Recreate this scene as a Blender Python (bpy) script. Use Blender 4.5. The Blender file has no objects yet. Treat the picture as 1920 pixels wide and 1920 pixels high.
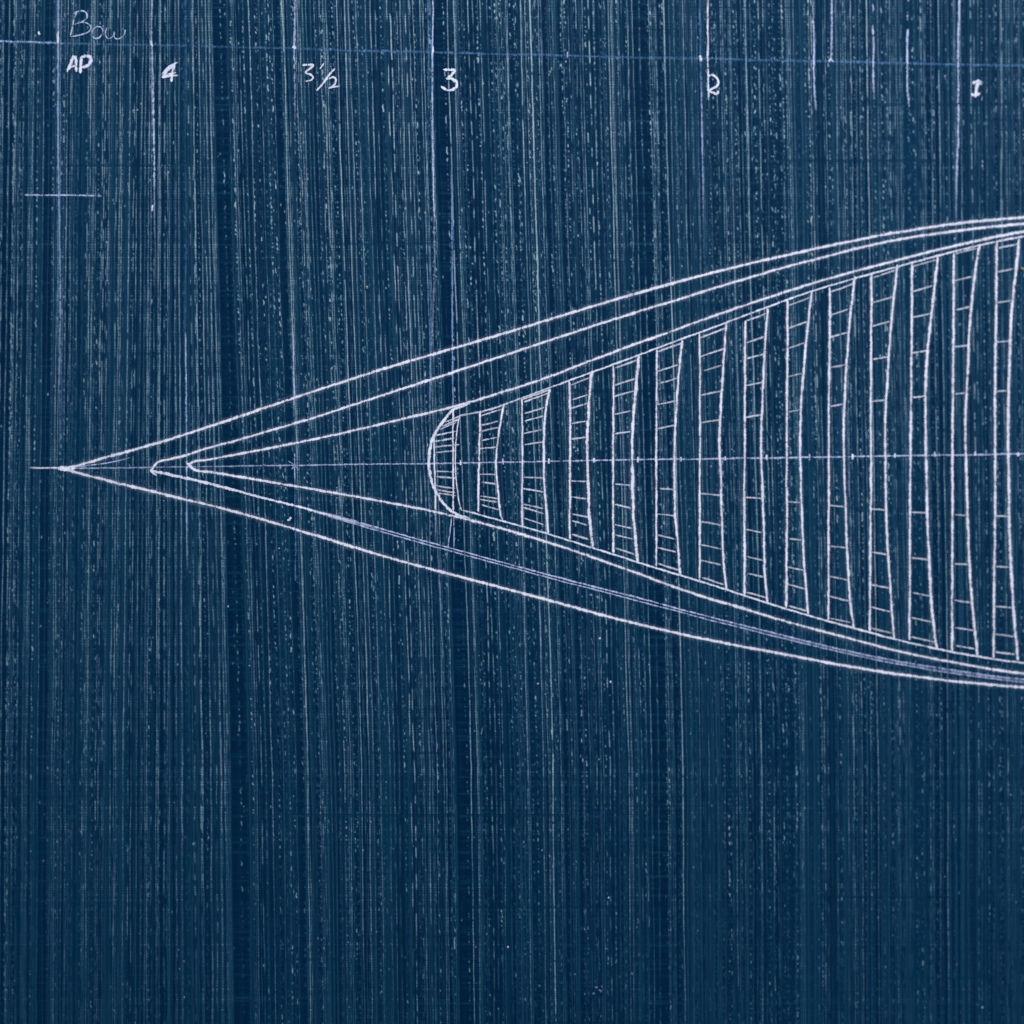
import bpy, math, random
import numpy as np
from mathutils import Matrix, Vector

# ------------------------------------------------------------------ camera
PX = 1.0e-4                      # one photograph pixel at the middle of the sheet is 0.1 mm
DIST, TILT, FIELD = 0.40, math.radians(10.6), 0.48
scene = bpy.context.scene
sin_t, cos_t = math.sin(TILT), math.cos(TILT)
CAM = np.array((-DIST * sin_t, 0.0, DIST * cos_t))
FWD = np.array((sin_t, 0.0, -cos_t))
RIGHT = np.array((cos_t, 0.0, sin_t))

cam_data = bpy.data.cameras.new('camera')
cam = bpy.data.objects.new('camera', cam_data)
scene.collection.objects.link(cam)
cam.matrix_world = Matrix(((RIGHT[0], 0, -FWD[0], CAM[0]), (RIGHT[1], 1, -FWD[1], CAM[1]),
                           (RIGHT[2], 0, -FWD[2], CAM[2]), (0, 0, 0, 1)))
cam_data.sensor_width = 36.0
cam_data.lens = 36.0 / FIELD
cam_data.clip_start, cam_data.clip_end = 0.01, 20.0
cam_data.dof.use_dof = True
cam_data.dof.focus_distance = 0.3945
cam_data.dof.aperture_fstop = 11.0
scene.camera = cam

# ------------------------------------------------------------------ light
world = bpy.data.worlds.new('World')
scene.world = world
world.use_nodes = True
wb = world.node_tree.nodes['Background']
wb.inputs['Color'].default_value = (0.75, 0.86, 1.0, 1)
wb.inputs['Strength'].default_value = 0.22

lamp = bpy.data.lights.new('window_light', 'AREA')
lamp.shape, lamp.size, lamp.size_y = 'RECTANGLE', 0.55, 0.40
lamp.energy = 10.5
lamp.color = (0.965, 0.98, 1.0)
lo = bpy.data.objects.new('window_light', lamp)
scene.collection.objects.link(lo)
lo.location = (0.26, 0.60, 0.62)
lo.rotation_euler = (Vector((0, 0.02, 0)) - Vector(lo.location)).to_track_quat('-Z', 'Y').to_euler()

scene.view_settings.view_transform = 'Standard'
scene.view_settings.look = 'None'
scene.view_settings.exposure = 0.0
scene.view_settings.gamma = 1.0
scene.render.engine = 'CYCLES'
scene.cycles.use_denoising = False
scene.cycles.transparent_max_bounces = 24

# ------------------------------------------------------------------ helpers
rnd = random.Random(11)
rs = np.random.RandomState(5)

def wave(x, y):                   # the sheet does not lie quite flat
    return (0.00035 * np.sin(x * 31 + 0.6) * np.cos(y * 17 + 0.3) + 0.0002 * np.sin(x * 9 - y * 38))

def to_plane(px, py):             # photograph pixel -> point on the sheet
    a = (np.asarray(px, float) - 960) / 1920 * FIELD
    b = (960 - np.asarray(py, float)) / 1920 * FIELD
    dx = FWD[0] + a * RIGHT[0]
    dz = FWD[2] + a * RIGHT[2]
    t = -CAM[2] / dz
    return CAM[0] + t * dx, t * b

def S(v):                          # sRGB 0-255 -> linear
    out = []
    for c in v:
        c /= 255.0
        out.append(c / 12.92 if c <= 0.04045 else ((c + 0.055) / 1.055) ** 2.4)
    return (*out, 1.0)

# ------------------------------------------------------------------ materials
def new_mat(name):
    m = bpy.data.materials.new(name)
    m.use_nodes = True
    nt = m.node_tree
    return m, nt, nt.nodes, nt.links, nt.nodes['Principled BSDF']

def attr(N, name):
    a = N.new('ShaderNodeAttribute'); a.attribute_name = name
    return a.outputs['Fac']

def mathn(N, L, op, a, b, clamp=False):
    n = N.new('ShaderNodeMath'); n.operation = op; n.use_clamp = clamp
    for i, v in enumerate((a, b)):
        if isinstance(v, (int, float)): n.inputs[i].default_value = v
        else: L.new(v, n.inputs[i])
    return n.outputs[0]

def mixc(N, L, fac, a, b):
    n = N.new('ShaderNodeMix'); n.data_type = 'RGBA'
    for i, v in ((0, fac), (6, a), (7, b)):
        if isinstance(v, (int, float)): n.inputs[i].default_value = v
        elif isinstance(v, tuple): n.inputs[i].default_value = v
        else: L.new(v, n.inputs[i])
    return n.outputs[2]

def noise(N, L, scale, detail=2.0, vec_scale=(1, 1, 1)):
    tc = N.new('ShaderNodeTexCoord'); mp = N.new('ShaderNodeMapping')
    mp.inputs['Scale'].default_value = vec_scale
    L.new(tc.outputs['Object'], mp.inputs['Vector'])
    n = N.new('ShaderNodeTexNoise'); n.inputs['Scale'].default_value = scale; n.inputs['Detail'].default_value = detail
    L.new(mp.outputs[0], n.inputs['Vector'])
    return n.outputs['Fac']

def paper_material():
    m, nt, N, L, P = new_mat('blueprint_paper')
    streak, band = attr(N, 'streak'), attr(N, 'band')
    blotch = noise(N, L, 26, 3)
    grain = noise(N, L, 4200, 1)
    tint = noise(N, L, 60, 2, (14, 1, 1))
    base = mixc(N, L, mathn(N, L, 'MULTIPLY', blotch, 0.9, True), (0.0000, 0.0105, 0.036, 1), (0.0000, 0.0200, 0.061, 1))
    steel = mixc(N, L, tint, (0.0005, 0.039, 0.080, 1), (0.0060, 0.038, 0.086, 1))
    c = mixc(N, L, mathn(N, L, 'MULTIPLY', band, mathn(N, L, 'ADD', grain, 0.5), True), base, steel)
    mid = mixc(N, L, tint, (0.004, 0.070, 0.125, 1), (0.024, 0.070, 0.145, 1))
    pale = mixc(N, L, tint, (0.255, 0.400, 0.440, 1), (0.370, 0.420, 0.480, 1))
    g = mathn(N, L, 'MULTIPLY', streak, mathn(N, L, 'ADD', mathn(N, L, 'MULTIPLY', grain, 1.2), 0.55), True)
    # a faint line is blue, only a strong one is rubbed pale
    c = mixc(N, L, mathn(N, L, 'MULTIPLY', g, 2.1, True), c, mid)
    c = mixc(N, L, mathn(N, L, 'MULTIPLY', mathn(N, L, 'SUBTRACT', g, 0.30), 1.45, True), c, pale)
    L.new(c, P.inputs['Base Color'])
    P.inputs['Roughness'].default_value = 0.55
    # bare paper is matt, the rubbed ridges shine a little
    L.new(mathn(N, L, 'ADD', mathn(N, L, 'MULTIPLY', streak, 0.25), 0.02), P.inputs['Specular IOR Level'])
    return m

def pencil_material(name, c0, c1, grit, gain, cut):
    m, nt, N, L, P = new_mat(name)
    core, ink = attr(N, 'core'), attr(N, 'ink')
    g1 = noise(N, L, 5200, 2)
    g2 = noise(N, L, 1300, 2)
    L.new(mixc(N, L, g2, c0, c1), P.inputs['Base Color'])
    P.inputs['Roughness'].default_value = 0.7
    P.inputs['Specular IOR Level'].default_value = 0.2
    # opacity: dense along the middle of the stroke, ragged towards its edges
    rag = mathn(N, L, 'ADD', mathn(N, L, 'MULTIPLY', mathn(N, L, 'SUBTRACT', g1, 0.5), grit),
                mathn(N, L, 'MULTIPLY', mathn(N, L, 'SUBTRACT', g2, 0.5), grit))
    weave = noise(N, L, 4200, 1, (1, .06, 1))
    rag = mathn(N, L, 'ADD', rag, mathn(N, L, 'MULTIPLY', mathn(N, L, 'SUBTRACT', weave, 0.55), grit * .9))
    a = mathn(N, L, 'ADD', core, rag)
    a = mathn(N, L, 'MULTIPLY', mathn(N, L, 'SUBTRACT', a, cut), gain, True)
    a = mathn(N, L, 'MULTIPLY', a, ink, True)
    tr = N.new('ShaderNodeBsdfTransparent'); mx = N.new('ShaderNodeMixShader')
    L.new(a, mx.inputs[0]); L.new(tr.outputs[0], mx.inputs[1]); L.new(P.outputs[0], mx.inputs[2])
    L.new(mx.outputs[0], nt.nodes['Material Output'].inputs['Surface'])
    return m

PAPER = paper_material()
WHITE = pencil_material('white_line', (0.56, 0.60, 0.86, 1), (0.92, 0.92, 0.99, 1), 1.2, 2.2, 0.20)
LILAC = pencil_material('lilac_line', (0.34, 0.43, 0.76, 1), (0.62, 0.68, 0.95, 1), 1.4, 1.7, 0.26)
BLUE = pencil_material('blue_line', (0.04, 0.18, 0.46, 1), (0.16, 0.36, 0.70, 1), 1.7, 1.1, 0.30)

# ------------------------------------------------------------------ the blueprint and its sheet
blueprint = bpy.data.objects.new('blueprint', None)
blueprint.empty_display_size = 0.02
scene.collection.objects.link(blueprint)
blueprint['label'] = "dark blue streaked blueprint sheet with a boat's bow drawn in white lines"
blueprint['category'] = 'blueprint'

def build_sheet():
    U0, DU, DV = -260.0, 0.75, 1.5
    NU, NV = int(2440 / DU), int(2440 / DV)
    uu, vv = U0 + np.arange(NU) * DU, U0 + np.arange(NV) * DV
    streak = np.zeros((NU, NV), np.float32)
    band = np.zeros((NU, NV), np.float32)
    dark = [(400, 421, .85), (500, 524, .6), (583, 596, .5), (817, 836, .8), (768, 784, .4), (1176, 1214, .78), (150, 158, .4), (1330, 1345, .4),
            (88, 100, .6), (1405, 1417, .5), (1062, 1074, .35), (1440, 1464, .5), (1610, 1622, .5), (905, 917, .5)]
    dmask = np.zeros(NU, np.float32)
    for a, b, s in dark:
        dmask = np.maximum(dmask, s * np.clip(np.minimum(uu - a, b - uu) / 3 + .5, 0, 1))

    def vnoise(scale, lo=0.0, hi=1.0):
        n = int(2440 / scale) + 3
        return np.interp(vv, U0 + (np.arange(n) - rs.rand()) * scale, lo + (hi - lo) * rs.rand(n)).astype(np.float32)

    # rows of cross threads, shared by every line: they turn lines into rows of dots
    rows = np.zeros(NV, np.float32); v = U0
    while v < 2170:
        rows = np.maximum(rows, rs.uniform(.35, 1) * np.exp(-((vv - v) / rs.uniform(1.1, 1.7)) ** 2).astype(np.float32))
        v += rs.uniform(6.5, 12.5)

    beads = np.zeros(NV, np.float32); v = U0
    while v < 2170:
        beads = np.maximum(beads, rs.uniform(.3, 1) * np.exp(-((vv - v) / 1.1) ** 2).astype(np.float32))
        v += rs.uniform(3.6, 5.4)

    def gate(style):
        soft = 0.55 + 0.45 * vnoise(90)
        if style == 'S':
            g = soft * (0.50 + 0.16 * vnoise(7) + .45 * beads)
            return g * (1 - 0.6 * (vnoise(26) > 0.93))
        if style == 'D':
            k = vnoise(rs.uniform(9, 30))
            return soft * np.clip((k - rs.uniform(.20, .38)) * 6, .22, 1) * (0.42 + 0.2 * vnoise(5) + .52 * beads)
        k = vnoise(rs.uniform(3.6, 6.5))
        own = np.clip((vnoise(rs.uniform(3.0, 4.4)) - .68) * 6, 0, 1)
        return np.clip(np.maximum(rows * 1.3 * np.clip((k - rs.uniform(.35, .6)) * 3, 0, 1), own), 0, 1) * (0.35 + 0.65 * vnoise(50))

    def line(u, w, amp, style):
        g = gate(style) * amp
        jit = (vnoise(14, -.3, .3) + vnoise(40, -.35, .35) + vnoise(150, -1.1, 1.1)) if style != 'd' else vnoise(4, -1.1, 1.1)
        # taper in and out along the sheet
        i0, i1 = int((u - U0 - w * 3 - 3) / DU), int((u - U0 + w * 3 + 3) / DU) + 1
        i0, i1 = max(i0, 0), min(i1, NU)
        if i1 <= i0: return
        d = (uu[i0:i1, None] - u - jit[None, :]) / w
        prof = np.exp(-d * d) * g[None, :]
        seg = streak[i0:i1]
        np.maximum(seg, prof, out=seg)

    # streaks that can be told apart in the photograph, by where they leave the top edge
    solid = [(19, .6), (33, .35), (65, .4), (84, .45), (123, .4), (178, .5), (245, .6), (268, .55), (281, .45), (318, .5), (335, .55), (372, .6), (384, .55), (392, .5), (437, .55), (465, .6),
             (529, .85), (536, .4), (565, .5), (573, .45), (580, .4), (630, .85), (645, .8), (653, .5), (667, .6), (684, .6), (750, .6), (787, .65), (838, .75), (850, .6),
             (947, .6), (975, .75), (993, 1.0), (1040, .4), (1085, .35), (1140, .7), (1146, .45), (1220, .5), (1245, .85), (1253, .4), (1262, .4), (1279, .6), (1312, .35),
             (1367, .6), (1398, .7), (1473, .5), (1480, .4), (1487, .4), (1500, .35), (1567, .6), (1624, .8), (1645, .4), (1680, .45), (1760, .85), (1790, .35), (1850, .4), (1897, .4)]
    dashed = [(8, .5), (47, .5), (57, .45), (110, .4), (135, .55), (150, .5), (195, .6), (207, .5), (222, .55), (258, .6), (300, .6), (310, .55), (328, .5), (352, .55), (360, .6), (378, .6), (446, .6),
              (556, .6), (598, .6), (606, .5), (693, .7), (702, .6), (724, .9), (731, .85), (744, .65), (759, .85), (768, .5), (877, .7), (885, .55), (900, .65), (912, .4), (930, .5), (1012, .45),
              (1065, .5), (1103, .8), (1122, .5), (1165, .55), (1198, .45), (1228, .5), (1295, .5), (1342, .5), (1350, .55), (1380, .55), (1388, .5), (1422, .8), (1430, .6), (1520, .75), (1527, .5), (1543, .5), (1593, .65),
              (1667, .65), (1685, .5), (1727, .65), (1733, .5), (1820, .8), (1826, .6), (1877, .65), (1890, .5), (1910, .4)]
    dotted = [2, 27, 40, 73, 102, 118, 143, 165, 188, 231, 287, 412, 430, 454, 477, 490, 497, 506, 521, 545, 551, 587, 600, 617, 660, 676, 712, 738, 775, 797, 803, 830, 860, 868, 893, 918, 924, 936, 955,
              963, 985, 1002, 1022, 1030, 1050, 1058, 1075, 1096, 1112, 1130, 1155, 1172, 1198, 1214, 1236, 1270, 1305, 1322, 1334, 1358, 1375, 1412, 1441, 1447, 1460, 1466, 1508, 1515, 1552, 1580, 1600, 1612, 1637, 1652, 1660, 1700, 1710, 1745, 1772, 1805, 1840, 1862, 1905, 1918]
    for u, a in solid: line(u, rs.uniform(.8, 1.25), a, 'S')
    for u, a in dashed: line(u, rs.uniform(.8, 1.3), a, 'D')
    for u in dotted:
        line(u, rs.uniform(.9, 1.4), rs.uniform(.4, .8), 'd')
        if rs.rand() < .6: line(u + rs.uniform(2.5, 5), rs.uniform(.9, 1.3), rs.uniform(.3, .65), 'd')
    # finer lines between them
    u = -250.0
    while u < 2170:
        inside = dmask[int((u - U0) / DU)]
        r = rs.rand()
        if rs.rand() > inside * 0.9:
            line(u, rs.uniform(.55, .9), rs.uniform(.12, .42) if rs.rand() < .72 else rs.uniform(.42, .72),
                 'S' if r < .40 else ('D' if r < .72 else 'd'))
        u += (rs.exponential(2.1) + 1.0) * (.85 if u < 420 else 1)
    # wider steel-blue bands under the lines
    u = -250.0
    while u < 2170:
        w = rs.uniform(1.2, 5)
        b = np.exp(-((uu - u) / w) ** 4)[:, None] * (rs.uniform(.15, .75) * (0.75 + 0.25 * vnoise(120)))[None, :]
        i0, i1 = max(int((u - 3 * w - U0) / DU), 0), min(int((u + 3 * w - U0) / DU), NU)
        band[i0:i1] = np.maximum(band[i0:i1], b[i0:i1])
        u += rs.exponential(8) + 4
    for a, b, s in ((668, 682, .7), (508, 516, .5), (1500, 1512, .6), (1690, 1712, .5), (1784, 1800, .5), (1852, 1864, .4), (1886, 1902, .45), (1255, 1280, .5), (1470, 1500, .45)):
        i0, i1 = int((a - U0) / DU), int((b - U0) / DU)
        band[i0:i1] = np.maximum(band[i0:i1], s * (0.8 + 0.2 * vnoise(80))[None, :])
    band *= (1 - 0.85 * dmask)[:, None]
    # cross threads: faint rungs, strongest where the sheet is bare
    v = U0
    while v < 2180:
        n = int((v - U0) / DV)
        amp = rs.uniform(.08, .38)
        gu = np.interp(uu, U0 + np.arange(0, 2500, 45.), np.clip(rs.rand(56) * 2.4 - 1.0, 0, 1))
        r = (amp * gu * (0.8 + 1.0 * dmask)).astype(np.float32)
        w = rs.randint(1, 3)
        band[:, n:n + w] = np.maximum(band[:, n:n + w], r[:, None] * 2.0)
        v += rs.uniform(3.4, 6.2)
    # places where a stretch of lines breaks off together
    for k in range(90):
        n = int(rs.uniform(0, NV - 6)); a = rs.uniform(-200, 1900); b = a + rs.uniform(20, 260)
        i0, i1 = int((a - U0) / DU), min(int((b - U0) / DU), NU)
        h = rs.randint(1, 4)
        streak[i0:i1, n:n + h] *= rs.uniform(.45, .8)
    for v, a, b in ((1527, 470, 1010), (1700, 800, 1100), (300, 1440, 1760), (195, 1590, 1900), (1490, 960, 1250), (1680, 1540, 1760), (1500, 1640, 1900)):
        n = int((v - U0) / DV); i0, i1 = int((a - U0) / DU), int((b - U0) / DU)
        streak[i0:i1, n:n + 3] *= .55
        band[i0:i1, n + 1:n + 2] = np.maximum(band[i0:i1, n + 1:n + 2], .55)
    # specks
    for k in range(2200):
        cu, cv = rs.uniform(-240, 2160), rs.uniform(-240, 2160)
        i, j = int((cu - U0) / DU), int((cv - U0) / DV)
        ru, rv, amp = rs.uniform(.7, 1.2), rs.uniform(.9, 2.4), rs.uniform(.3, .8)
        i0, j0 = max(i - 4, 0), max(j - 4, 0)
        du = (uu[i0:i + 5] - cu)[:, None]; dv = (vv[j0:j + 5] - cv)[None, :]
        sp = amp * np.exp(-((du + .25 * dv) / ru) ** 2 - (dv / rv) ** 2)
        seg = streak[i0:i + 5, j0:j + 5]
        np.maximum(seg, sp, out=seg)

    # ---- grid of the sheet: fine inside the picture, coarser towards its margins
    def axis(step):
        return np.concatenate((np.arange(-230, -12, 9.0), np.arange(-12, 1932, step), np.arange(1932, 2150, 9.0)))
    gx, gy = axis(1.2), axis(2.4)
    nx, ny = len(gx), len(gy)
    PXX, PYY = np.meshgrid(gx, gy, indexing='ij')
    wx, wy = to_plane(PXX, PYY)
    # the streaks lean and bend a little on their way down
    D = lambda x: np.interp(x, (-300, 0, 100, 200, 270, 330, 390, 430, 560, 1000, 1300, 1750, 1920, 2200), (-30, -22, -15, -18, -14, 4, 38, 50, 55, 49, 37, 20, 14, 10))
    sv = np.interp(PYY, (-300, 0, 480, 960, 1440, 1920, 2200), (-.15, 0, .28, .61, .88, 1, 1.04))
    u = PXX.copy()
    for _ in range(6): u = PXX - D(u) * sv
    fu, fv = (u - U0) / DU, (PYY - U0) / DV
    fu = np.clip(fu, 0, NU - 2); fv = np.clip(fv, 0, NV - 2)
    iu, iv = fu.astype(int), fv.astype(int); tu, tv = fu - iu, fv - iv
    def sample(T):
        return ((T[iu, iv] * (1 - tu) + T[iu + 1, iv] * tu) * (1 - tv) + (T[iu, iv + 1] * (1 - tu) + T[iu + 1, iv + 1] * tu) * tv)
    # sheen painted into streak strength, fading from the top to the lower right
    sheen_fade = np.interp(PYY, (-200, 100, 700, 1300, 1920), (1.75, 1.75, 1.66, 1.38, .97)) * np.interp(PXX, (0, 900, 1500, 1920), (1., 1.06, 1.0, .92))
    st, bd = np.clip(sample(streak) * sheen_fade, 0, 1), sample(band)
    wz = wave(wx, wy) + 0.000012 * st
    co = np.stack((wx, wy, wz), -1).reshape(-1, 3).astype(np.float32)
    idx = np.arange(nx * ny).reshape(nx, ny)
    quads = np.stack((idx[:-1, :-1], idx[:-1, 1:], idx[1:, 1:], idx[1:, :-1]), -1).reshape(-1, 4)
    me = bpy.data.meshes.new('sheet')
    me.vertices.add(nx * ny); me.vertices.foreach_set('co', co.ravel())
    me.loops.add(quads.size); me.loops.foreach_set('vertex_index', quads.ravel().astype(np.int32))
    me.polygons.add(len(quads)); me.polygons.foreach_set('loop_start', np.arange(0, quads.size, 4, dtype=np.int32))
    me.polygons.foreach_set('loop_total', np.full(len(quads), 4, np.int32))
    me.update(calc_edges=True)
    me.shade_smooth()
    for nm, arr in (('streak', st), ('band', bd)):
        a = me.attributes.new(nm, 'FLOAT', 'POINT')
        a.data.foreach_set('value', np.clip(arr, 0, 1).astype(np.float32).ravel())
    me.materials.append(PAPER)
    o = bpy.data.objects.new('sheet', me)
    scene.collection.objects.link(o); o.parent = blueprint
    return o

build_sheet()

def build_tabletop():
    m, nt, N, L, P = new_mat('tabletop')
    L.new(mixc(N, L, noise(N, L, 40, 4, (1, 12, 1)), (.05, .035, .025, 1), (.10, .07, .05, 1)), P.inputs['Base Color'])
    P.inputs['Roughness'].default_value = .6
    h, t = .35, .03
    V = [(x, y, z) for z in (-.0012 - t, -.0012) for x, y in ((-h, -h), (h, -h), (h, h), (-h, h))]
    F = [(3, 2, 1, 0), (4, 5, 6, 7)] + [(i, (i + 1) % 4, 4 + (i + 1) % 4, 4 + i) for i in range(4)]
    me = bpy.data.meshes.new('tabletop'); me.from_pydata(V, [], F); me.materials.append(m)
    o = bpy.data.objects.new('tabletop', me); scene.collection.objects.link(o)
    o['kind'] = 'structure'; o['label'] = 'plain table surface under the blueprint'
build_tabletop()

# ------------------------------------------------------------------ drawn strokes
stroke_no = [0]

def smooth(pts, step=3.0):
    """Catmull-Rom through the points, resampled evenly."""
    p = np.array(pts, float)
    if len(p) > 2:
        q = np.vstack((2 * p[0] - p[1], p, 2 * p[-1] - p[-2])); out = []
        for i in range(1, len(q) - 2):
            n = max(2, int(np.hypot(*(q[i + 1] - q[i])[:2]) / 2))
            t = np.linspace(0, 1, n, endpoint=False)[:, None]
            a, b, c, d = q[i - 1], q[i], q[i + 1], q[i + 2]
            out.append(.5 * (2 * b + (c - a) * t + (2 * a - 5 * b + 4 * c - d) * t ** 2 + (3 * b - a - 3 * c + d) * t ** 3))
        p = np.vstack(out + [p[-1:]])
    L = np.concatenate(([0], np.cumsum(np.hypot(*np.diff(p[:, :2], axis=0).T))))
    n = max(3, int(L[-1] / step) + 1)
    s = np.linspace(0, L[-1], n)
    return np.stack([np.interp(s, L, p[:, k]) for k in range(p.shape[1])], 1), s

def fair(pts, sigma=55.0, keep=90.0):
    """take the small bumps out of a long hull line; its first stretch near the bow keeps its shape"""
    q, s = smooth([tuple(p) + (1.0,) * (3 - len(p)) for p in pts], 6.0)
    k = np.exp(-.5 * (np.arange(-30, 31) * 6.0 / sigma) ** 2); k /= k.sum()
    out = q.copy()
    for c in (0, 1):
        v = q[:, c]
        pad = np.concatenate((2 * v[0] - v[30:0:-1], v, 2 * v[-1] - v[-2:-32:-1]))
        f = np.convolve(pad, k, 'valid')
        t = np.clip((s - keep) / 150, 0, 1)
        out[:, c] = v * (1 - t) + f * t
    return [tuple(r) for r in out[::4]] + [tuple(out[-1])]

def ribbon(pts, width, wob=0.35, ends=True):
    """points (x, y[, ink]) in photograph pixels -> vertices, faces, core, ink"""
    pts = [tuple(q) + (1.0,) * (3 - len(q)) for q in pts]
    p, s = smooth(pts)
    n = len(p)
    t = np.gradient(p[:, :2], axis=0); t /= np.maximum(np.hypot(t[:, 0], t[:, 1]), 1e-6)[:, None]
    nr = np.stack((-t[:, 1], t[:, 0]), 1)
    def wn(sc): 
        m = int(s[-1] / sc) + 3
        return np.interp(s, np.arange(m) * sc, rs.uniform(-1, 1, m))
    c = p[:, :2] + nr * (wn(9) * wob + wn(55) * wob * 1.4)[:, None]
    w = width * 0.645 * (1 + .13 * wn(12) + .10 * wn(60))
    if ends and n > 4:
        e = np.minimum(np.minimum(s, s[-1] - s) / (width * .9) + .35, 1); w = w * e
    offs, core = (-1.0, -.55, 0, .55, 1.0), (0.0, .62, 1.0, .62, 0.0)
    inkv = p[:, 2] * (0.93 + 0.08 * wn(30)) * (1 - .30 * np.clip(wn(70), 0, 1) * np.clip(wn(23), 0, 1))
    X = np.concatenate([c + nr * (w * o)[:, None] for o in offs])
    wx, wy = to_plane(X[:, 0], X[:, 1])
    stroke_no[0] += 1
    wz = wave(wx, wy) + 0.00003 + stroke_no[0] * 4e-7
    faces = [(k * n + i, k * n + i + 1, (k + 1) * n + i + 1, (k + 1) * n + i) for k in range(4) for i in range(n - 1)]
    return np.stack((wx, wy, wz), 1), faces, np.repeat(core, n), np.tile(inkv, 5)

def stroke(name, lines, width, mat=None, parent=None, label=None, wob=0.35, halo=0.0):
    """one drawn mark (one or more pencil strokes) as one mesh; lines = list of point lists"""
    V, F, C, I = [], [], [], []; base = 0
    if halo:                       # lens glow painted beside the line as a wide faint ribbon
        lines = [(width * 2.6, [(q[0], q[1], halo) for q in ln]) for ln in lines if not isinstance(ln, tuple)] + lines
    for ln in lines:
        wd = width
        if isinstance(ln, tuple): wd, ln = ln
        v, f, c, i = ribbon(ln, wd, wob)
        V.append(v); F += [tuple(base + q for q in ff) for ff in f]; C.append(c); I.append(i); base += len(v)
    me = bpy.data.meshes.new(name)
    V = np.concatenate(V)
    me.from_pydata(V.tolist(), [], F)
    for nm, arr in (('core', np.concatenate(C)), ('ink', np.concatenate(I))):
        a = me.attributes.new(nm, 'FLOAT', 'POINT'); a.data.foreach_set('value', arr.astype(np.float32))
    me.materials.append(mat or WHITE)
    o = bpy.data.objects.new(name, me)
    scene.collection.objects.link(o); o.parent = parent or blueprint
    if label: o['label'] = label
    return o

# --- ruled lines
stroke('reference_line', [[(-200, 73, .8), (0, 78, .9), (65, 79, .9), (108, 81, .9), (125, 82, .5), (285, 85, .40), (400, 88, .38), (550, 91, .45), (640, 94, .42), (810, 98, .55), (960, 101.5, .45),
       (1060, 104, .55), (1200, 108, .35), (1310, 109.5, .5), (1440, 113, .45), (1540, 115, .6), (1640, 117, .6), (1740, 119, .6), (1800, 121, .7), (1920, 122.5, .65), (2100, 126, .6)]], 5.0, BLUE)
stroke('reference_line', [[(-60, 77, .8), (0, 78, .85), (40, 79, .6), (66, 79.5, .9), (100, 81, .5), (118, 82, .25)]], 2.4, LILAC)
stroke('cross_mark', [[(46, 365, .75), (110, 366, 1), (150, 366, .95), (190, 367, .6)]], 2.8, LILAC)
stroke('station_line', [[(108.5, -150, .7), (109, 0, .7), (109, 60, .9), (108.5, 150, .85), (109, 250, .72), (110, 365, .7), (112, 480, .55), (113, 560, .6), (111.5, 680, .4), (110, 720, .3), (113, 800, .15), (112, 850, .0)]], 3.4, LILAC)
stroke('station_line', [[(109, -100, .4), (109, 0, .42), (110, 200, .4), (112, 480, .38), (113, 700, .25), (116, 860, 0)]], 7, BLUE)
stroke('tick', [[(109, 60, .8), (108.5, 72, 1), (108, 84, .9)]], 4.4)
stroke('station_line', [[(285, -150, .5), (285, 0, .6), (284, 60, .5), (285.5, 110, .6), (287, 170, .75), (288, 230, .95), (289, 300, .85), (290, 360, .5), (290, 420, .25), (291, 480, .12), (293, 560, 0)]], 3.6, LILAC)
stroke('tick', [[(284, 76, .7), (284, 82, 1), (286, 88, .8)]], 4.6)
stroke('tick', [[(287, 384, .8), (286, 389, 1), (285, 395, .7)]], 2.8)
stroke('station_line', [[(346, -100, .3), (347, 0, .34), (348, 120, .28), (347, 300, .10), (348, 350, .28), (349, 430, .12), (349, 480, .24), (347, 600, .28), (349, 760, .35), (350, 960, .4), (351, 1080, 0)]], 4.6, BLUE)
stroke('station_line', [[(347, 620, 0), (348, 640, .7), (349, 700, .8), (349, 760, .75), (350, 820, .6), (350, 870, .8), (350, 900, .5), (350, 940, .55), (350, 985, .5), (351, 1030, .3), (352, 1070, 0)]], 2.8, LILAC)
stroke('station_line', [[(553.5, -100, .6), (553, 0, .65), (551, 80, .75), (552, 140, .6), (553, 190, .35), (554, 250, 0)]], 3.2, LILAC)
stroke('tick', [[(549, 87, .9), (551, 89, 1), (554, 92, .8)]], 4.6)
stroke('station_line', [[(549, 600, 0), (550.5, 640, .7), (551, 700, .75), (552, 745, .8), (552, 775, 0)]], 3.0, LILAC)
stroke('station_line', [[(553, 849, .7), (553, 875, .75), (553, 900, .6), (553, 960, .5), (554, 1040, .75), (554, 1090, .4)]], 3.0, BLUE)
stroke('cross_mark', [[(553, 850, .7), (552.5, 880, .95), (553, 898, .5)], [(541, 864, .8), (552, 872, .9), (561, 882, .7)], [(547, 880, .7), (558, 868, .6)]], 2.2, LILAC)
stroke('tick', [[(1064.5, 97, .8), (1064, 103, 1), (1064.5, 108, .7)]], 3.4, LILAC)
stroke('station_line', [[(812, -150, .7), (812, 0, .8), (811, 60, .8), (811, 150, .75), (811, 220, .8), (812, 300, .8), (813, 340, .95), (814, 400, .75), (815, 480, .4), (813, 560, .3), (808, 680, .45), (806, 760, .3), (806, 860, 0)]], 3.2, LILAC)
stroke('tick', [[(812, 86, .8), (811.5, 94, 1), (811, 101, .8)]], 3.8)
stroke('station_line', [[(803, -100, .5), (803, 0, .45), (803, 120, .4), (803, 300, .3), (806, 420, .15), (808, 560, .4), (807, 660, .5), (806, 800, .5), (805, 950, .45), (805, 1010, .1)]], 3.4, BLUE)
stroke('station_line', [[(846, 320, 0), (847, 400, .6), (848, 500, .65), (848.5, 600, .8), (849, 700, .85), (849, 765, .8)]], 2.8, LILAC)
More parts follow.
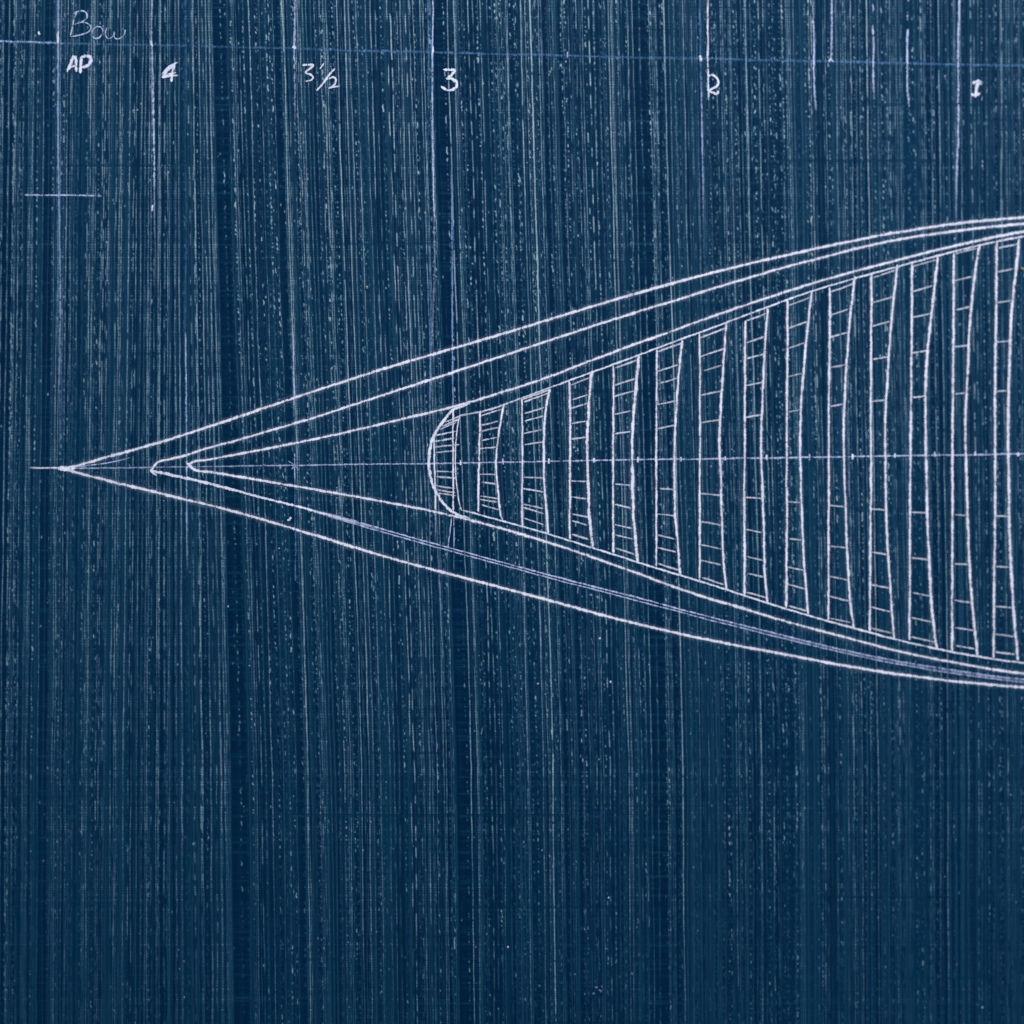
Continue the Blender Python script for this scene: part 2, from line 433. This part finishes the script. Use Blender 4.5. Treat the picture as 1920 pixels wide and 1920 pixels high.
stroke('station_line', [[(847, 250, .0), (848, 420, .7), (848.5, 560, .7), (849, 770, .5)]], 5, BLUE)
stroke('station_line', [[(847, 965, .8), (843, 1000, .9), (839, 1030, .6), (837, 1050, 0)], [(851, 965, .7), (851.5, 1000, .75), (851, 1030, .5), (851, 1075, 0)]], 2.2, LILAC)
stroke('station_line', [[(815, 955, .6), (816, 985, .5), (816, 1020, 0)]], 2.4, LILAC)
stroke('station_line', [[(1312, -100, .5), (1312, 0, .6), (1313, 60, .6), (1314, 110, .6), (1316, 200, .8), (1317, 300, .75), (1318, 360, .6), (1319, 440, .25), (1320, 500, 0)]], 3.8, BLUE)
stroke('station_line', [[(1314, 130, 0), (1316, 200, .5), (1317, 290, .6), (1318, 350, .4), (1318, 420, 0)]], 2.6, LILAC)
stroke('tick', [[(1312, 104, .8), (1315, 109, 1), (1314, 114, .7)]], 4.2)
stroke('station_line', [[(1328, -30, 0), (1328, 8, .5), (1327, 18, .95), (1327.5, 30, .6), (1327, 50, .95), (1327.5, 75, .65), (1327, 110, .9), (1328, 150, .95), (1329, 172, .9), (1329.5, 188, .4)]], 3.4, WHITE)
stroke('station_line', [[(1523, -60, .3), (1525, 0, .35), (1525, 14, .7), (1525, 28, .45), (1525, 42, .9), (1526, 75, .8), (1526, 110, .95), (1526.5, 150, .9), (1528, 180, .8), (1530, 208, .2)]], 3.6, LILAC)
stroke('station_line', [[(1560, -150, .9), (1560, 0, .95), (1559.5, 50, .95), (1559, 100, .75), (1558, 112, .9)]], 3.8, LILAC)
stroke('tick', [[(1554, 116, .9), (1558, 110, 1), (1562, 116, .9)]], 4.0)
stroke('dashed_line', [[(1636, 7, .5), (1637, 14, .85), (1637, 22, .4)], [(1637, 47, .5), (1637, 58, 1), (1637, 66, .8)], [(1638, 68, .6), (1638, 110, .95), (1638, 140, .9), (1639, 165, .6), (1640, 182, .15)]], 3.6, LILAC)
stroke('dashed_line', [[(1703, -6, .8), (1703, 3, .5)], [(1702, 22, .9), (1702, 38, .85)], [(1702, 54, 1), (1701, 80, .95), (1701, 110, 1), (1701, 140, .9), (1702, 170, .85), (1704, 192, .9), (1705, 201, .4)]], 3.6, LILAC)
stroke('station_line', [[(1799, -150, .9), (1798.5, 0, .95), (1797, 90, .95), (1797, 160, .95), (1797, 240, 1), (1796, 290, .85), (1794, 330, .7), (1793, 370, .45), (1793, 410, .1)]], 4.2, LILAC)
stroke('center_line', [[(52, 876.8, .0), (66, 877, .7), (95, 877.5, 1), (126, 878, 1)]], 3.0)
stroke('center_line', [[(126, 878, .8), (200, 877, .55), (285, 876, .5), (420, 874, .5), (480, 873, .6), (553, 872.5, .8), (700, 870.5, .75), (800, 869, .75), (960, 867, .8), (1060, 864.5, .85), (1200, 862, .9),
       (1440, 858.5, .95), (1600, 856, 1), (1800, 853, 1), (1920, 851, 1), (2100, 848, 1)]], 3.0, LILAC)
center = bpy.data.objects['center_line.001']
for x, y in ((863, 868), (943, 866), (1029, 865), (1113, 863.5), (1195, 862.5), (1276, 861.5), (1359, 860), (1437, 858.5), (1517, 858), (1598, 857), (1677, 854.5), (1753, 852.5), (1829, 850.5), (1909, 852)):
    h = rnd.uniform(4, 6.5)
    stroke('tick', [[(x, y - h, .9), (x + rnd.uniform(-.5, .5), y, 1), (x, y + h * .8, .8)]], 3.2, WHITE, center)

# --- hull lines
W = 4.9
T1 = [(125, 878), (165, 868), (200, 857), (290, 832), (350, 814), (400, 797), (475, 773), (540, 748), (600, 730), (690, 700.5), (810, 664.5), (960, 621), (1060, 590), (1160, 559), (1260, 531), (1360, 505), (1440, 485),
      (1540, 464.5), (1640, 443), (1740, 425), (1815, 416.5), (1920, 407), (2100, 396)]
stroke('hull_line', [fair(T1)], W, label='outermost upper hull line running from the bow tip', halo=.05)
stroke('hull_line', [[(128, 878), (160, 874), (200, 868), (225, 863, .7), (245, 857, .2)]], 2.2, LILAC)
T1b = [(122, 879), (140, 885), (200, 900), (275, 919), (350, 937), (437, 957), (475, 968), (542, 989), (605, 1008), (667, 1027), (705, 1039), (755, 1053), (805, 1067), (855, 1080), (905, 1093), (960, 1107), (1035, 1127), (1110, 1148),
       (1185, 1168), (1260, 1185), (1335, 1201), (1440, 1221), (1515, 1236), (1590, 1250), (1665, 1262), (1740, 1272), (1815, 1280), (1920, 1289), (2100, 1299)]
stroke('hull_line', [fair(T1b)], W, label='outermost lower hull line running from the bow tip', halo=.05)
stroke('bow_tip', [[(108, 879, .8), (120, 879, 1), (134, 880, 1)], [(112, 876), (124, 877), (136, 875)], [(118, 882), (128, 880), (140, 878)]], 5.5)
T2 = [(282, 884), (283, 877), (290, 870), (300, 865), (350, 853), (400, 837), (475, 817), (580, 786), (660, 760), (730, 737), (830, 705), (890, 684), (960, 661), (1060, 629), (1160, 595), (1260, 565), (1360, 534), (1440, 510),
      (1550, 480), (1615, 463), (1690, 447), (1765, 436), (1840, 427), (1920, 419), (2100, 406)]
stroke('hull_line', [fair(T2)], W - .4, halo=.05)
T2b = [(281, 882), (288, 883), (325, 891), (375, 902), (425, 915), (480, 930), (540, 945), (592, 959), (640, 971.5, .75), (700, 989, .25), (735, 1000, 0)]
stroke('hull_line', [fair(T2b), (3.4, [(282, 880), (286, 886), (294, 891)])], W)
T2c = [(585, 957), (655, 976), (705, 991), (755, 1006), (830, 1026), (892, 1044), (960, 1062), (1035, 1082), (1110, 1102), (1185, 1120), (1260, 1141), (1335, 1161), (1440, 1187), (1515, 1206), (1590, 1223.5), (1665, 1239), (1740, 1252), (1815, 1264.5), (1920, 1277), (2100, 1290)]
T2c = [p[:2] for p in fair(T2c, keep=0)]
lo_ = lambda x, a, b: a if x < 1300 else (b if x > 1560 else a + (b - a) * (x - 1300) / 260)
stroke('hull_line', [(3.0, [(x, y - 2.7, lo_(x, min(1, max(0, (x - 585) / 110)), .8)) for x, y in T2c]), (2.7, [(x, y + 2.9, lo_(x, min(.9, max(0, (x - 585) / 90)), .75)) for x, y in T2c]), (5.5, [(x, y, lo_(x, 0, .22)) for x, y in T2c if x > 1250])], 3, LILAC,
       label='double stroked lilac line of the lower hull')
T3 = [(349, 878), (346, 871), (352, 868), (375, 864), (425, 855), (480, 845), (555, 831), (630, 815), (692, 801), (755, 786), (830, 768), (855, 762), (885, 754), (930, 739), (960, 730), (1010, 715), (1060, 695), (1110, 676),
      (1160, 656), (1210, 639), (1260, 620), (1310, 602), (1360, 585), (1440, 556.5), (1515, 534), (1590, 512), (1665, 492), (1765, 466), (1815, 455), (1920, 433), (2100, 415)]
stroke('hull_line', [fair(T3)], W - .6, halo=.05)
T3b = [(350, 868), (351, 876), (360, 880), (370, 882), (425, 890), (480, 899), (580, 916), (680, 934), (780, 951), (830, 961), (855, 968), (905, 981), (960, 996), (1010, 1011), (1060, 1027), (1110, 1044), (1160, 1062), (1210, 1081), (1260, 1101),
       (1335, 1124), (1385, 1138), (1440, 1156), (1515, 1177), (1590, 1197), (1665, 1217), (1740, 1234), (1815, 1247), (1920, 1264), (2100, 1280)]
stroke('hull_line', [fair(T3b)], W - .4, halo=.05)
T4 = [(860, 779, .5), (915, 769, .7), (960, 753, .8), (1030, 727, .8), (1067, 714), (1110, 698), (1150, 682.5), (1197, 666), (1235, 652), (1282, 634), (1315, 622), (1360, 606), (1397, 592), (1440, 575), (1520, 545), (1605, 521), (1680, 500), (1755, 481),
      (1800, 468), (1840, 459), (1915, 442), (2100, 424)]
stroke('inner_line', [fair(T4)], 3.2)
T4b = [(866, 957, .5), (880, 960, .8), (942, 977), (1022, 1000), (1067, 1014), (1110, 1027), (1150, 1040), (1195, 1054), (1230, 1065), (1275, 1079), (1310, 1089), (1357, 1104), (1395, 1117), (1440, 1132), (1472, 1142), (1512, 1153), (1550, 1164),
       (1600, 1178), (1627, 1186), (1675, 1199), (1705, 1206), (1755, 1217), (1782, 1223), (1830, 1231), (1862, 1236), (1920, 1244), (2100, 1262)]
stroke('inner_line', [fair(T4b)], 3.4)
stroke('bulkhead_arc', [[(882, 755, .8), (866, 762), (850, 768), (835, 785), (817, 810), (807.5, 835), (804, 867), (806.5, 892), (815, 918), (830, 942), (845, 958), (862, 967), (880, 972, .8)]], 5.4,
       label='curved end of the frame row, bulging toward the bow tip')

# --- frames: (left edge, right edge, rungs, right edge width)
A = lambda ox, oy: (lambda *q: [(ox + q[i] / 4, oy + q[i + 1] / 4) for i in range(0, len(q), 2)])
c6, c7, c8 = A(480, 480), A(960, 480), A(1440, 480)
c11, c12, c4 = A(960, 960), A(1440, 960), A(1440, 0)
frames = [
 (c6(1400, 1250, 1340, 1350, 1338, 1470, 1340, 1700, 1345, 1780, 1345, 1905), c6(1530, 1190, 1512, 1270, 1497, 1420, 1494, 1540, 1500, 1650, 1508, 1740, 1520, 1830, 1540, 1910),
  [c6(1420, 1245, 1530, 1200), c6(1400, 1275, 1520, 1225), c6(1380, 1300, 1500, 1250), c6(1350, 1345, 1500, 1315), c6(1340, 1390, 1490, 1365), c6(1330, 1435, 1525, 1413), c6(1340, 1475, 1500, 1460),
   c6(1345, 1615, 1500, 1622), c6(1345, 1655, 1500, 1665), c6(1345, 1722, 1495, 1745), c6(1350, 1750, 1495, 1775), c6(1365, 1780, 1500, 1798)], 3.4, 2.4),
 (c6(1680, 1160, 1676, 1330, 1672, 1500, 1668, 1920), c6(1858, 1110, 1835, 1230, 1806, 1450, 1800, 1580, 1812, 1740, 1830, 1920) + [(942, 975)],
  [c6(1690, 1168, 1850, 1122), c6(1690, 1200, 1840, 1150), c6(1690, 1270, 1815, 1240), c6(1690, 1315, 1820, 1285), c6(1690, 1385, 1805, 1360), c6(1670, 1445, 1800, 1435), c6(1670, 1637, 1800, 1640), c6(1690, 1695, 1805, 1710),
   c6(1680, 1800, 1815, 1820), c6(1680, 1825, 1805, 1845), c6(1690, 1865, 1820, 1905)], 4.2, 4.2),
 (c7(75, 1065, 75, 1500, 72, 1920) + [(979, 988)], c7(285, 995, 255, 1120, 240, 1300, 237, 1500, 240, 1700, 255, 1900) + [(1027, 1002)],
  [c7(78, 1075, 280, 1003), c7(90, 1095, 275, 1028), c7(90, 1182, 245, 1135), c7(90, 1240, 235, 1200), c7(85, 1330, 225, 1302), c7(90, 1415, 230, 1395), c7(80, 1658, 230, 1665), c7(75, 1745, 235, 1770), c7(80, 1860, 235, 1895),
   c7(80, 1885, 235, 1933), c11(90, 45, 235, 95)], 4.0, 4.6),
 (c7(430, 940, 435, 1400, 430, 1920) + [(1068, 1012)], c7(600, 860, 575, 1080, 562, 1400, 565, 1600, 575, 1900) + [(1110, 1026)],
  [c7(440, 970, 580, 912), c7(450, 1078, 570, 1040), c7(440, 1142, 570, 1105), c7(440, 1257, 555, 1240), c7(440, 1375, 555, 1360), c7(435, 1685, 560, 1692), c7(440, 1805, 555, 1822), c11(450, 15, 570, 40), c11(445, 65, 560, 100), c11(445, 165, 570, 203)], 4.4, 6.2),
 (c7(760, 820, 757, 1400, 755, 1920) + [(1149.5, 1037)], c7(950, 745, 930, 950, 905, 1250, 898, 1500, 900, 1700, 905, 1920) + [(1190, 1010), (1194, 1053)],
  [c7(770, 840, 935, 782), c7(765, 970, 920, 920), c7(765, 1052, 915, 1010), c7(765, 1190, 890, 1162), c7(770, 1335, 890, 1318), c7(765, 1712, 885, 1720), c7(765, 1862, 890, 1890), c11(765, 92, 900, 122), c11(770, 170, 905, 205), c11(770, 270, 915, 318)], 4.2, 6.6),
 (c7(1085, 700, 1080, 1500, 1078, 1920) + [(1228.5, 1062)], c7(1275, 630, 1250, 850, 1225, 1200, 1215, 1500, 1214, 1750, 1218, 1920) + [(1270, 1022), (1274, 1078)],
  [c7(1095, 718, 1270, 655), c7(1090, 865, 1245, 815), c7(1105, 955, 1240, 915), c7(1090, 1115, 1230, 1085), c7(1090, 1295, 1215, 1270), c7(1105, 1745, 1210, 1752), c11(1085, 12, 1220, 30), c11(1085, 172, 1225, 205), c11(1085, 265, 1225, 300), c11(1090, 385, 1245, 435)], 4.0, 5.0),
 (c7(1405, 580, 1407, 1000, 1405, 1500, 1402, 1920) + [(1310, 1089)], c7(1605, 500, 1585, 800, 1565, 1100, 1552, 1400, 1560, 1650, 1565, 1920) + [(1355, 1047), (1360, 1105)],
  [c7(1410, 612, 1595, 543), c7(1410, 755, 1595, 695), c7(1435, 862, 1570, 820), c7(1415, 1045, 1560, 1015), c7(1415, 1250, 1560, 1230), c7(1410, 1780, 1555, 1795), c11(1410, 72, 1560, 100), c11(1410, 245, 1570, 280), c11(1410, 360, 1560, 395), c11(1420, 490, 1580, 545)], 4.0, 5.0),
 (c7(1748, 485, 1744, 1000, 1742, 1500, 1738, 1920) + [(1394.5, 1115)], c7(1918, 390, 1895, 700, 1870, 1200, 1865, 1500, 1878, 1920) + [(1432, 1060), (1437, 1130)],
  [c7(1755, 487, 1905, 432), c7(1755, 650, 1890, 605), c7(1760, 770, 1890, 735), c7(1755, 972, 1885, 945), c7(1745, 1210, 1870, 1190), c7(1745, 1810, 1870, 1818), c11(1745, 130, 1870, 155), c11(1745, 332, 1885, 365), c11(1760, 460, 1880, 488), c11(1750, 600, 1900, 640)], 4.8, 4.8),
 (c8(145, 330, 140, 1100, 135, 1920) + [(1472.5, 1140)], c8(325, 270, 290, 600, 255, 1000, 240, 1250, 238, 1550, 248, 1920) + [(1506, 1060), (1514, 1151)],
  [c8(155, 372, 315, 312), c8(150, 545, 290, 492), c8(150, 692, 270, 652), c8(150, 905, 255, 880), c8(150, 1170, 240, 1153), c8(140, 1842, 245, 1850), c12(155, 200, 255, 212), c12(140, 412, 265, 437), c12(130, 538, 275, 578), c12(140, 702, 285, 742)], 4.8, 4.8),
 (c8(465, 235, 455, 1000, 450, 1920) + [(1551, 1162)], c8(652, 150, 610, 500, 575, 1000, 565, 1400, 578, 1920) + [(1587, 1035), (1592, 1122), (1599, 1177)],
  [c8(470, 267, 640, 207), c8(460, 445, 600, 400), c8(460, 610, 605, 572), c8(470, 835, 580, 815), c8(465, 1130, 575, 1108), c8(450, 1870, 570, 1880), c12(455, 255, 580, 268), c12(455, 482, 595, 510), c12(455, 630, 605, 668), c12(450, 795, 620, 830)], 4.8, 4.8),
 (c8(778, 130, 770, 1000, 765, 1920) + [(1629.5, 1184)], c8(970, 60, 930, 450, 895, 900, 878, 1300, 882, 1920) + [(1665, 1060), (1675, 1199)],
  [c8(785, 162, 955, 107), c8(785, 350, 940, 305), c8(780, 528, 915, 490), c8(780, 775, 895, 757), c8(775, 1092, 885, 1080), c8(770, 1897, 880, 1905), c12(765, 300, 885, 318), c12(770, 545, 905, 570), c12(765, 712, 910, 748), c12(765, 870, 930, 910)], 4.6, 5.0),
 (c8(1083, 40, 1078, 500, 1068, 1300, 1062, 1920) + [(1704, 1200)], c8(1277, -8, 1230, 400, 1190, 800, 1180, 1200, 1190, 1920) + [(1741, 1047), (1747, 1147), (1755, 1215)],
  [c8(1085, 78, 1265, 27), c8(1085, 268, 1240, 220), c8(1075, 462, 1225, 430), c8(1085, 728, 1195, 710), c8(1080, 1060, 1175, 1050), c8(1067, 1922, 1185, 1928), c12(1070, 345, 1200, 358), c12(1080, 605, 1215, 632), c12(1070, 790, 1225, 825), c12(1065, 935, 1245, 975)], 4.8, 5.4),
 (c8(1395, -24, 1395, 300, 1390, 800, 1382, 1500, 1380, 1920) + [(1784, 1221)], c8(1588, -90, 1565, 50, 1525, 400, 1500, 800, 1480, 1300, 1495, 1920) + [(1817, 1060), (1825, 1160), (1832, 1229)],
  [c4(1405, 1902, 1565, 1860), c8(1400, 185, 1530, 155), c8(1410, 405, 1520, 380), c8(1395, 682, 1505, 670), c8(1400, 1035, 1480, 1028), c12(1395, 18, 1490, 25), c12(1395, 388, 1500, 395), c12(1395, 660, 1520, 680), c12(1395, 865, 1540, 888), c12(1405, 1003, 1550, 1027)], 5.0, 5.4),
 (c8(1716, -115, 1712, 300, 1705, 800, 1702, 1400, 1700, 1920) + [(1862, 1234)], c8(1885, -135, 1865, 50, 1830, 400, 1812, 800, 1800, 1300, 1808, 1920) + [(1895, 1060), (1901, 1160), (1908, 1238)],
  [c4(1722, 1862, 1872, 1830), c8(1715, 120, 1845, 95), c8(1715, 352, 1825, 335), c8(1705, 645, 1815, 637), c8(1710, 1015, 1790, 1010), c12(1705, 30, 1800, 32), c12(1705, 410, 1810, 415), c12(1700, 708, 1825, 717), c12(1700, 915, 1840, 935), c12(1700, 1050, 1850, 1068)], 5.0, 5.8),
]
for le, re_, rungs, wl, wr in frames:
    fr = bpy.data.objects.new('frame', None); fr.empty_display_size = 0.004
    scene.collection.objects.link(fr); fr.parent = blueprint
    stroke('frame_edge', [le], wl * .86, WHITE, fr, halo=.04)
    stroke('frame_edge', [re_], wr * .86, WHITE, fr, halo=.04)
    for r in rungs:
        (x0, y0), (x1, y1) = r
        m = ((x0 + x1) / 2 + rnd.uniform(-.5, .5), (y0 + y1) / 2 + rnd.uniform(-.4, .4))
        k = rnd.uniform(.58, .86)
        stroke('rung', [[(x0, y0, k * rnd.uniform(.7, 1)), (*m, k), (x1, y1, k * rnd.uniform(.6, 1))]], rnd.uniform(2.5, 3.3), WHITE, fr, wob=.2)
first = bpy.data.objects['frame']
stroke('frame_edge', [c6(1478, 1150, 1476, 1400, 1478, 1600, 1478, 1910)], 3.4, WHITE, first)

# --- handwriting
p1, p2, p3, p4 = A(0, 0), A(480, 0), A(960, 0), A(1440, 0)
stroke('lettering', [p1(580, 95, 560, 130, 545, 200, 530, 275), p1(552, 108, 580, 90, 625, 86, 650, 105, 652, 135, 630, 160, 590, 178, 555, 188),
                     p1(575, 182, 620, 172, 665, 185, 682, 210, 668, 240, 620, 262, 570, 272, 528, 277),
                     p1(730, 200, 700, 222, 690, 255, 705, 288, 735, 290, 765, 265, 772, 225, 750, 205, 728, 203),
                     p1(803, 212, 792, 250, 800, 288, 822, 295, 845, 275, 858, 240, 852, 275, 868, 296, 900, 292, 930, 265, 942, 225)], 2.5, LILAC, label='handwritten word Bow')
stroke('lettering', [p1(505, 542, 530, 480, 556, 424, 566, 480, 572, 542), p1(522, 508, 545, 503, 570, 500),
                     p1(612, 424, 608, 490, 606, 552), p1(606, 430, 650, 421, 680, 432, 682, 460, 660, 490, 615, 506)], 5.4, label='handwritten letters AP', wob=.6)
stroke('lettering', [(2.8, p1(1330, 466, 1270, 500, 1215, 560)), p1(1315, 490, 1260, 525, 1218, 578), p1(1213, 582, 1270, 572, 1335, 566), p1(1308, 492, 1292, 550, 1283, 616), (3, p1(1250, 560, 1290, 555, 1320, 550))], 5.2, label='handwritten numeral 4', wob=.6)
stroke('lettering', [p2(347, 490, 390, 486, 432, 490, 405, 520, 372, 545, 410, 555, 430, 580, 412, 605, 372, 612), (2.4, p2(512, 472, 492, 500, 478, 520)), p2(586, 513, 540, 575, 500, 630, 455, 684),
                     p2(548, 600, 575, 585, 598, 598, 590, 625, 565, 648, 540, 662), p2(542, 660, 580, 656, 622, 648)], 3.9, wob=.8, label='handwritten fraction three and a half')
stroke('lettering', [p2(1402, 524, 1450, 524, 1492, 530, 1460, 565, 1425, 594, 1470, 592, 1502, 612, 1502, 645, 1470, 670, 1425, 674, 1388, 645), (3, p2(1440, 570, 1475, 600, 1490, 620))], 5.0, wob=.7, label='handwritten numeral 3')
stroke('lettering', [p3(1468, 575, 1500, 560, 1535, 580, 1547, 615, 1540, 645, 1505, 668, 1470, 680), (4.6, p3(1465, 668, 1490, 688, 1520, 700, 1535, 712, 1550, 680))], 4.4, wob=.7, label='handwritten numeral 2')
stroke('lettering', [p4(1532, 622, 1560, 612, 1586, 608, 1572, 650, 1556, 705), (6.5, p4(1524, 702, 1556, 718, 1592, 700)), (6, p4(1572, 625, 1560, 670, 1556, 728))], 5.6, wob=.6, label='handwritten numeral 1')

# --- small marks in white
for pts, w in ((((72, 60), (73, 63), (74, 66)), 4.0), (((540, 977), (543, 974), (546, 970)), 5.4), (((522, 1028), (523, 1028), (524, 1027)), 3.0)):
    stroke('dot', [list(pts)], w)
for x, y, w, k in ((1107, 1115, 7, .55), (1119, 1119, 6, .55), (1123, 1196, 3.2, .8), (1143.5, 1278, 4.6, .9), (1008, 1281, 3.4, .8), (1118, 1851, 4, .35), (1128, 1849, 3.6, .35), (1112, 1862, 4, .3), (1185, 1825, 5, .4),
                   (1125, 1857, 6, .3), (1011, 1848, 8, .2), (1126, 1858, 3, .3), (1140, 1682, 3, .7), (892, 1775, 2.4, .6), (1842, 1889, 4.4, .55), (952, 1775, 3, .7), (1790, 447, 4, .7), (1650, 667, 3, .6), (1467, 656, 3, .6),
                   (299, 1125, 3, .6), (428, 1137, 2.4, .6), (1076, 839, 3.2, .6), (1079, 846, 2.4, .5), (250, 207, 3, .5), (257, 206, 2.4, .5), (315, 323, 2.8, .6)):
    stroke('dot', [[(x - 1, y + 1.5, k), (x, y, k), (x + 1, y - 1.5, k)]], w, LILAC if k < .7 else WHITE)

# ------------------------------------------------------------------ crumbs and a fibre lying on the sheet
def speck_material(name, col, rough=.7):
    m, nt, N, L, P = new_mat(name)
    L.new(mixc(N, L, noise(N, L, 5000, 2), tuple(c * .45 for c in col[:3]) + (1,), col), P.inputs['Base Color'])
    P.inputs['Roughness'].default_value = rough
    return m

def crumb(name, px, py, size, col, label, rough=.7):
    import bmesh
    bm = bmesh.new()
    bmesh.ops.create_icosphere(bm, subdivisions=2, radius=1.0)
    for v in bm.verts:
        v.co *= rnd.uniform(.72, 1.12)
        v.co.x *= size[0] * PX; v.co.y *= size[1] * PX; v.co.z *= size[2] * PX
    me = bpy.data.meshes.new(name); bm.to_mesh(me); bm.free(); me.shade_smooth()
    me.materials.append(speck_material(name, col, rough))
    o = bpy.data.objects.new(name, me); scene.collection.objects.link(o)
    x, y = to_plane(px, py)
    o.location = (float(x), float(y), float(wave(x, y)) + size[2] * PX * .8)
    o.rotation_euler = (0, 0, rnd.uniform(0, 3))
    o['label'] = label; o['category'] = 'speck'
    return o

crumb('crumb', 1917, 504, (3.6, 3.0, 2.4), (.42, .30, .18, 1), 'tan crumb on the blueprint beside the upper end of the last frame')
crumb('grain', 688, 539, (4.2, 3.0, 2.4), (.20, .21, .20, 1), 'grey brown grain on bare paper above the upper hull lines', .25)

def fibre(pts, r, col, label):
    p, s = smooth(pts, 2.0)
    wx, wy = to_plane(p[:, 0], p[:, 1]); wz = wave(wx, wy) + .0002
    V, F = [], []; n = len(p); t = np.gradient(np.stack((wx, wy), 1), axis=0)
    t /= np.hypot(t[:, 0], t[:, 1])[:, None]
    for i in range(n):
        rr = r * PX * (1 if 0 < i < n - 1 else .4)
        for k in range(6):
            a = k * math.pi / 3
            V.append((wx[i] - t[i, 1] * rr * math.cos(a), wy[i] + t[i, 0] * rr * math.cos(a), wz[i] + rr * math.sin(a)))
    for i in range(n - 1):
        for k in range(6):
            F.append((i * 6 + k, i * 6 + (k + 1) % 6, i * 6 + 6 + (k + 1) % 6, i * 6 + 6 + k))
    F += [tuple(range(5, -1, -1)), tuple((n - 1) * 6 + k for k in range(6))]
    me = bpy.data.meshes.new('fibre'); me.from_pydata(V, [], F); me.shade_smooth()
    me.materials.append(speck_material('fibre', col))
    o = bpy.data.objects.new('fibre', me); scene.collection.objects.link(o)
    o['label'] = label; o['category'] = 'fibre'
fibre([(1743, 521), (1747, 519), (1750, 515), (1752, 511)], 1.1, (.16, .12, .07, 1), 'short brown fibre on the blueprint against a frame top')
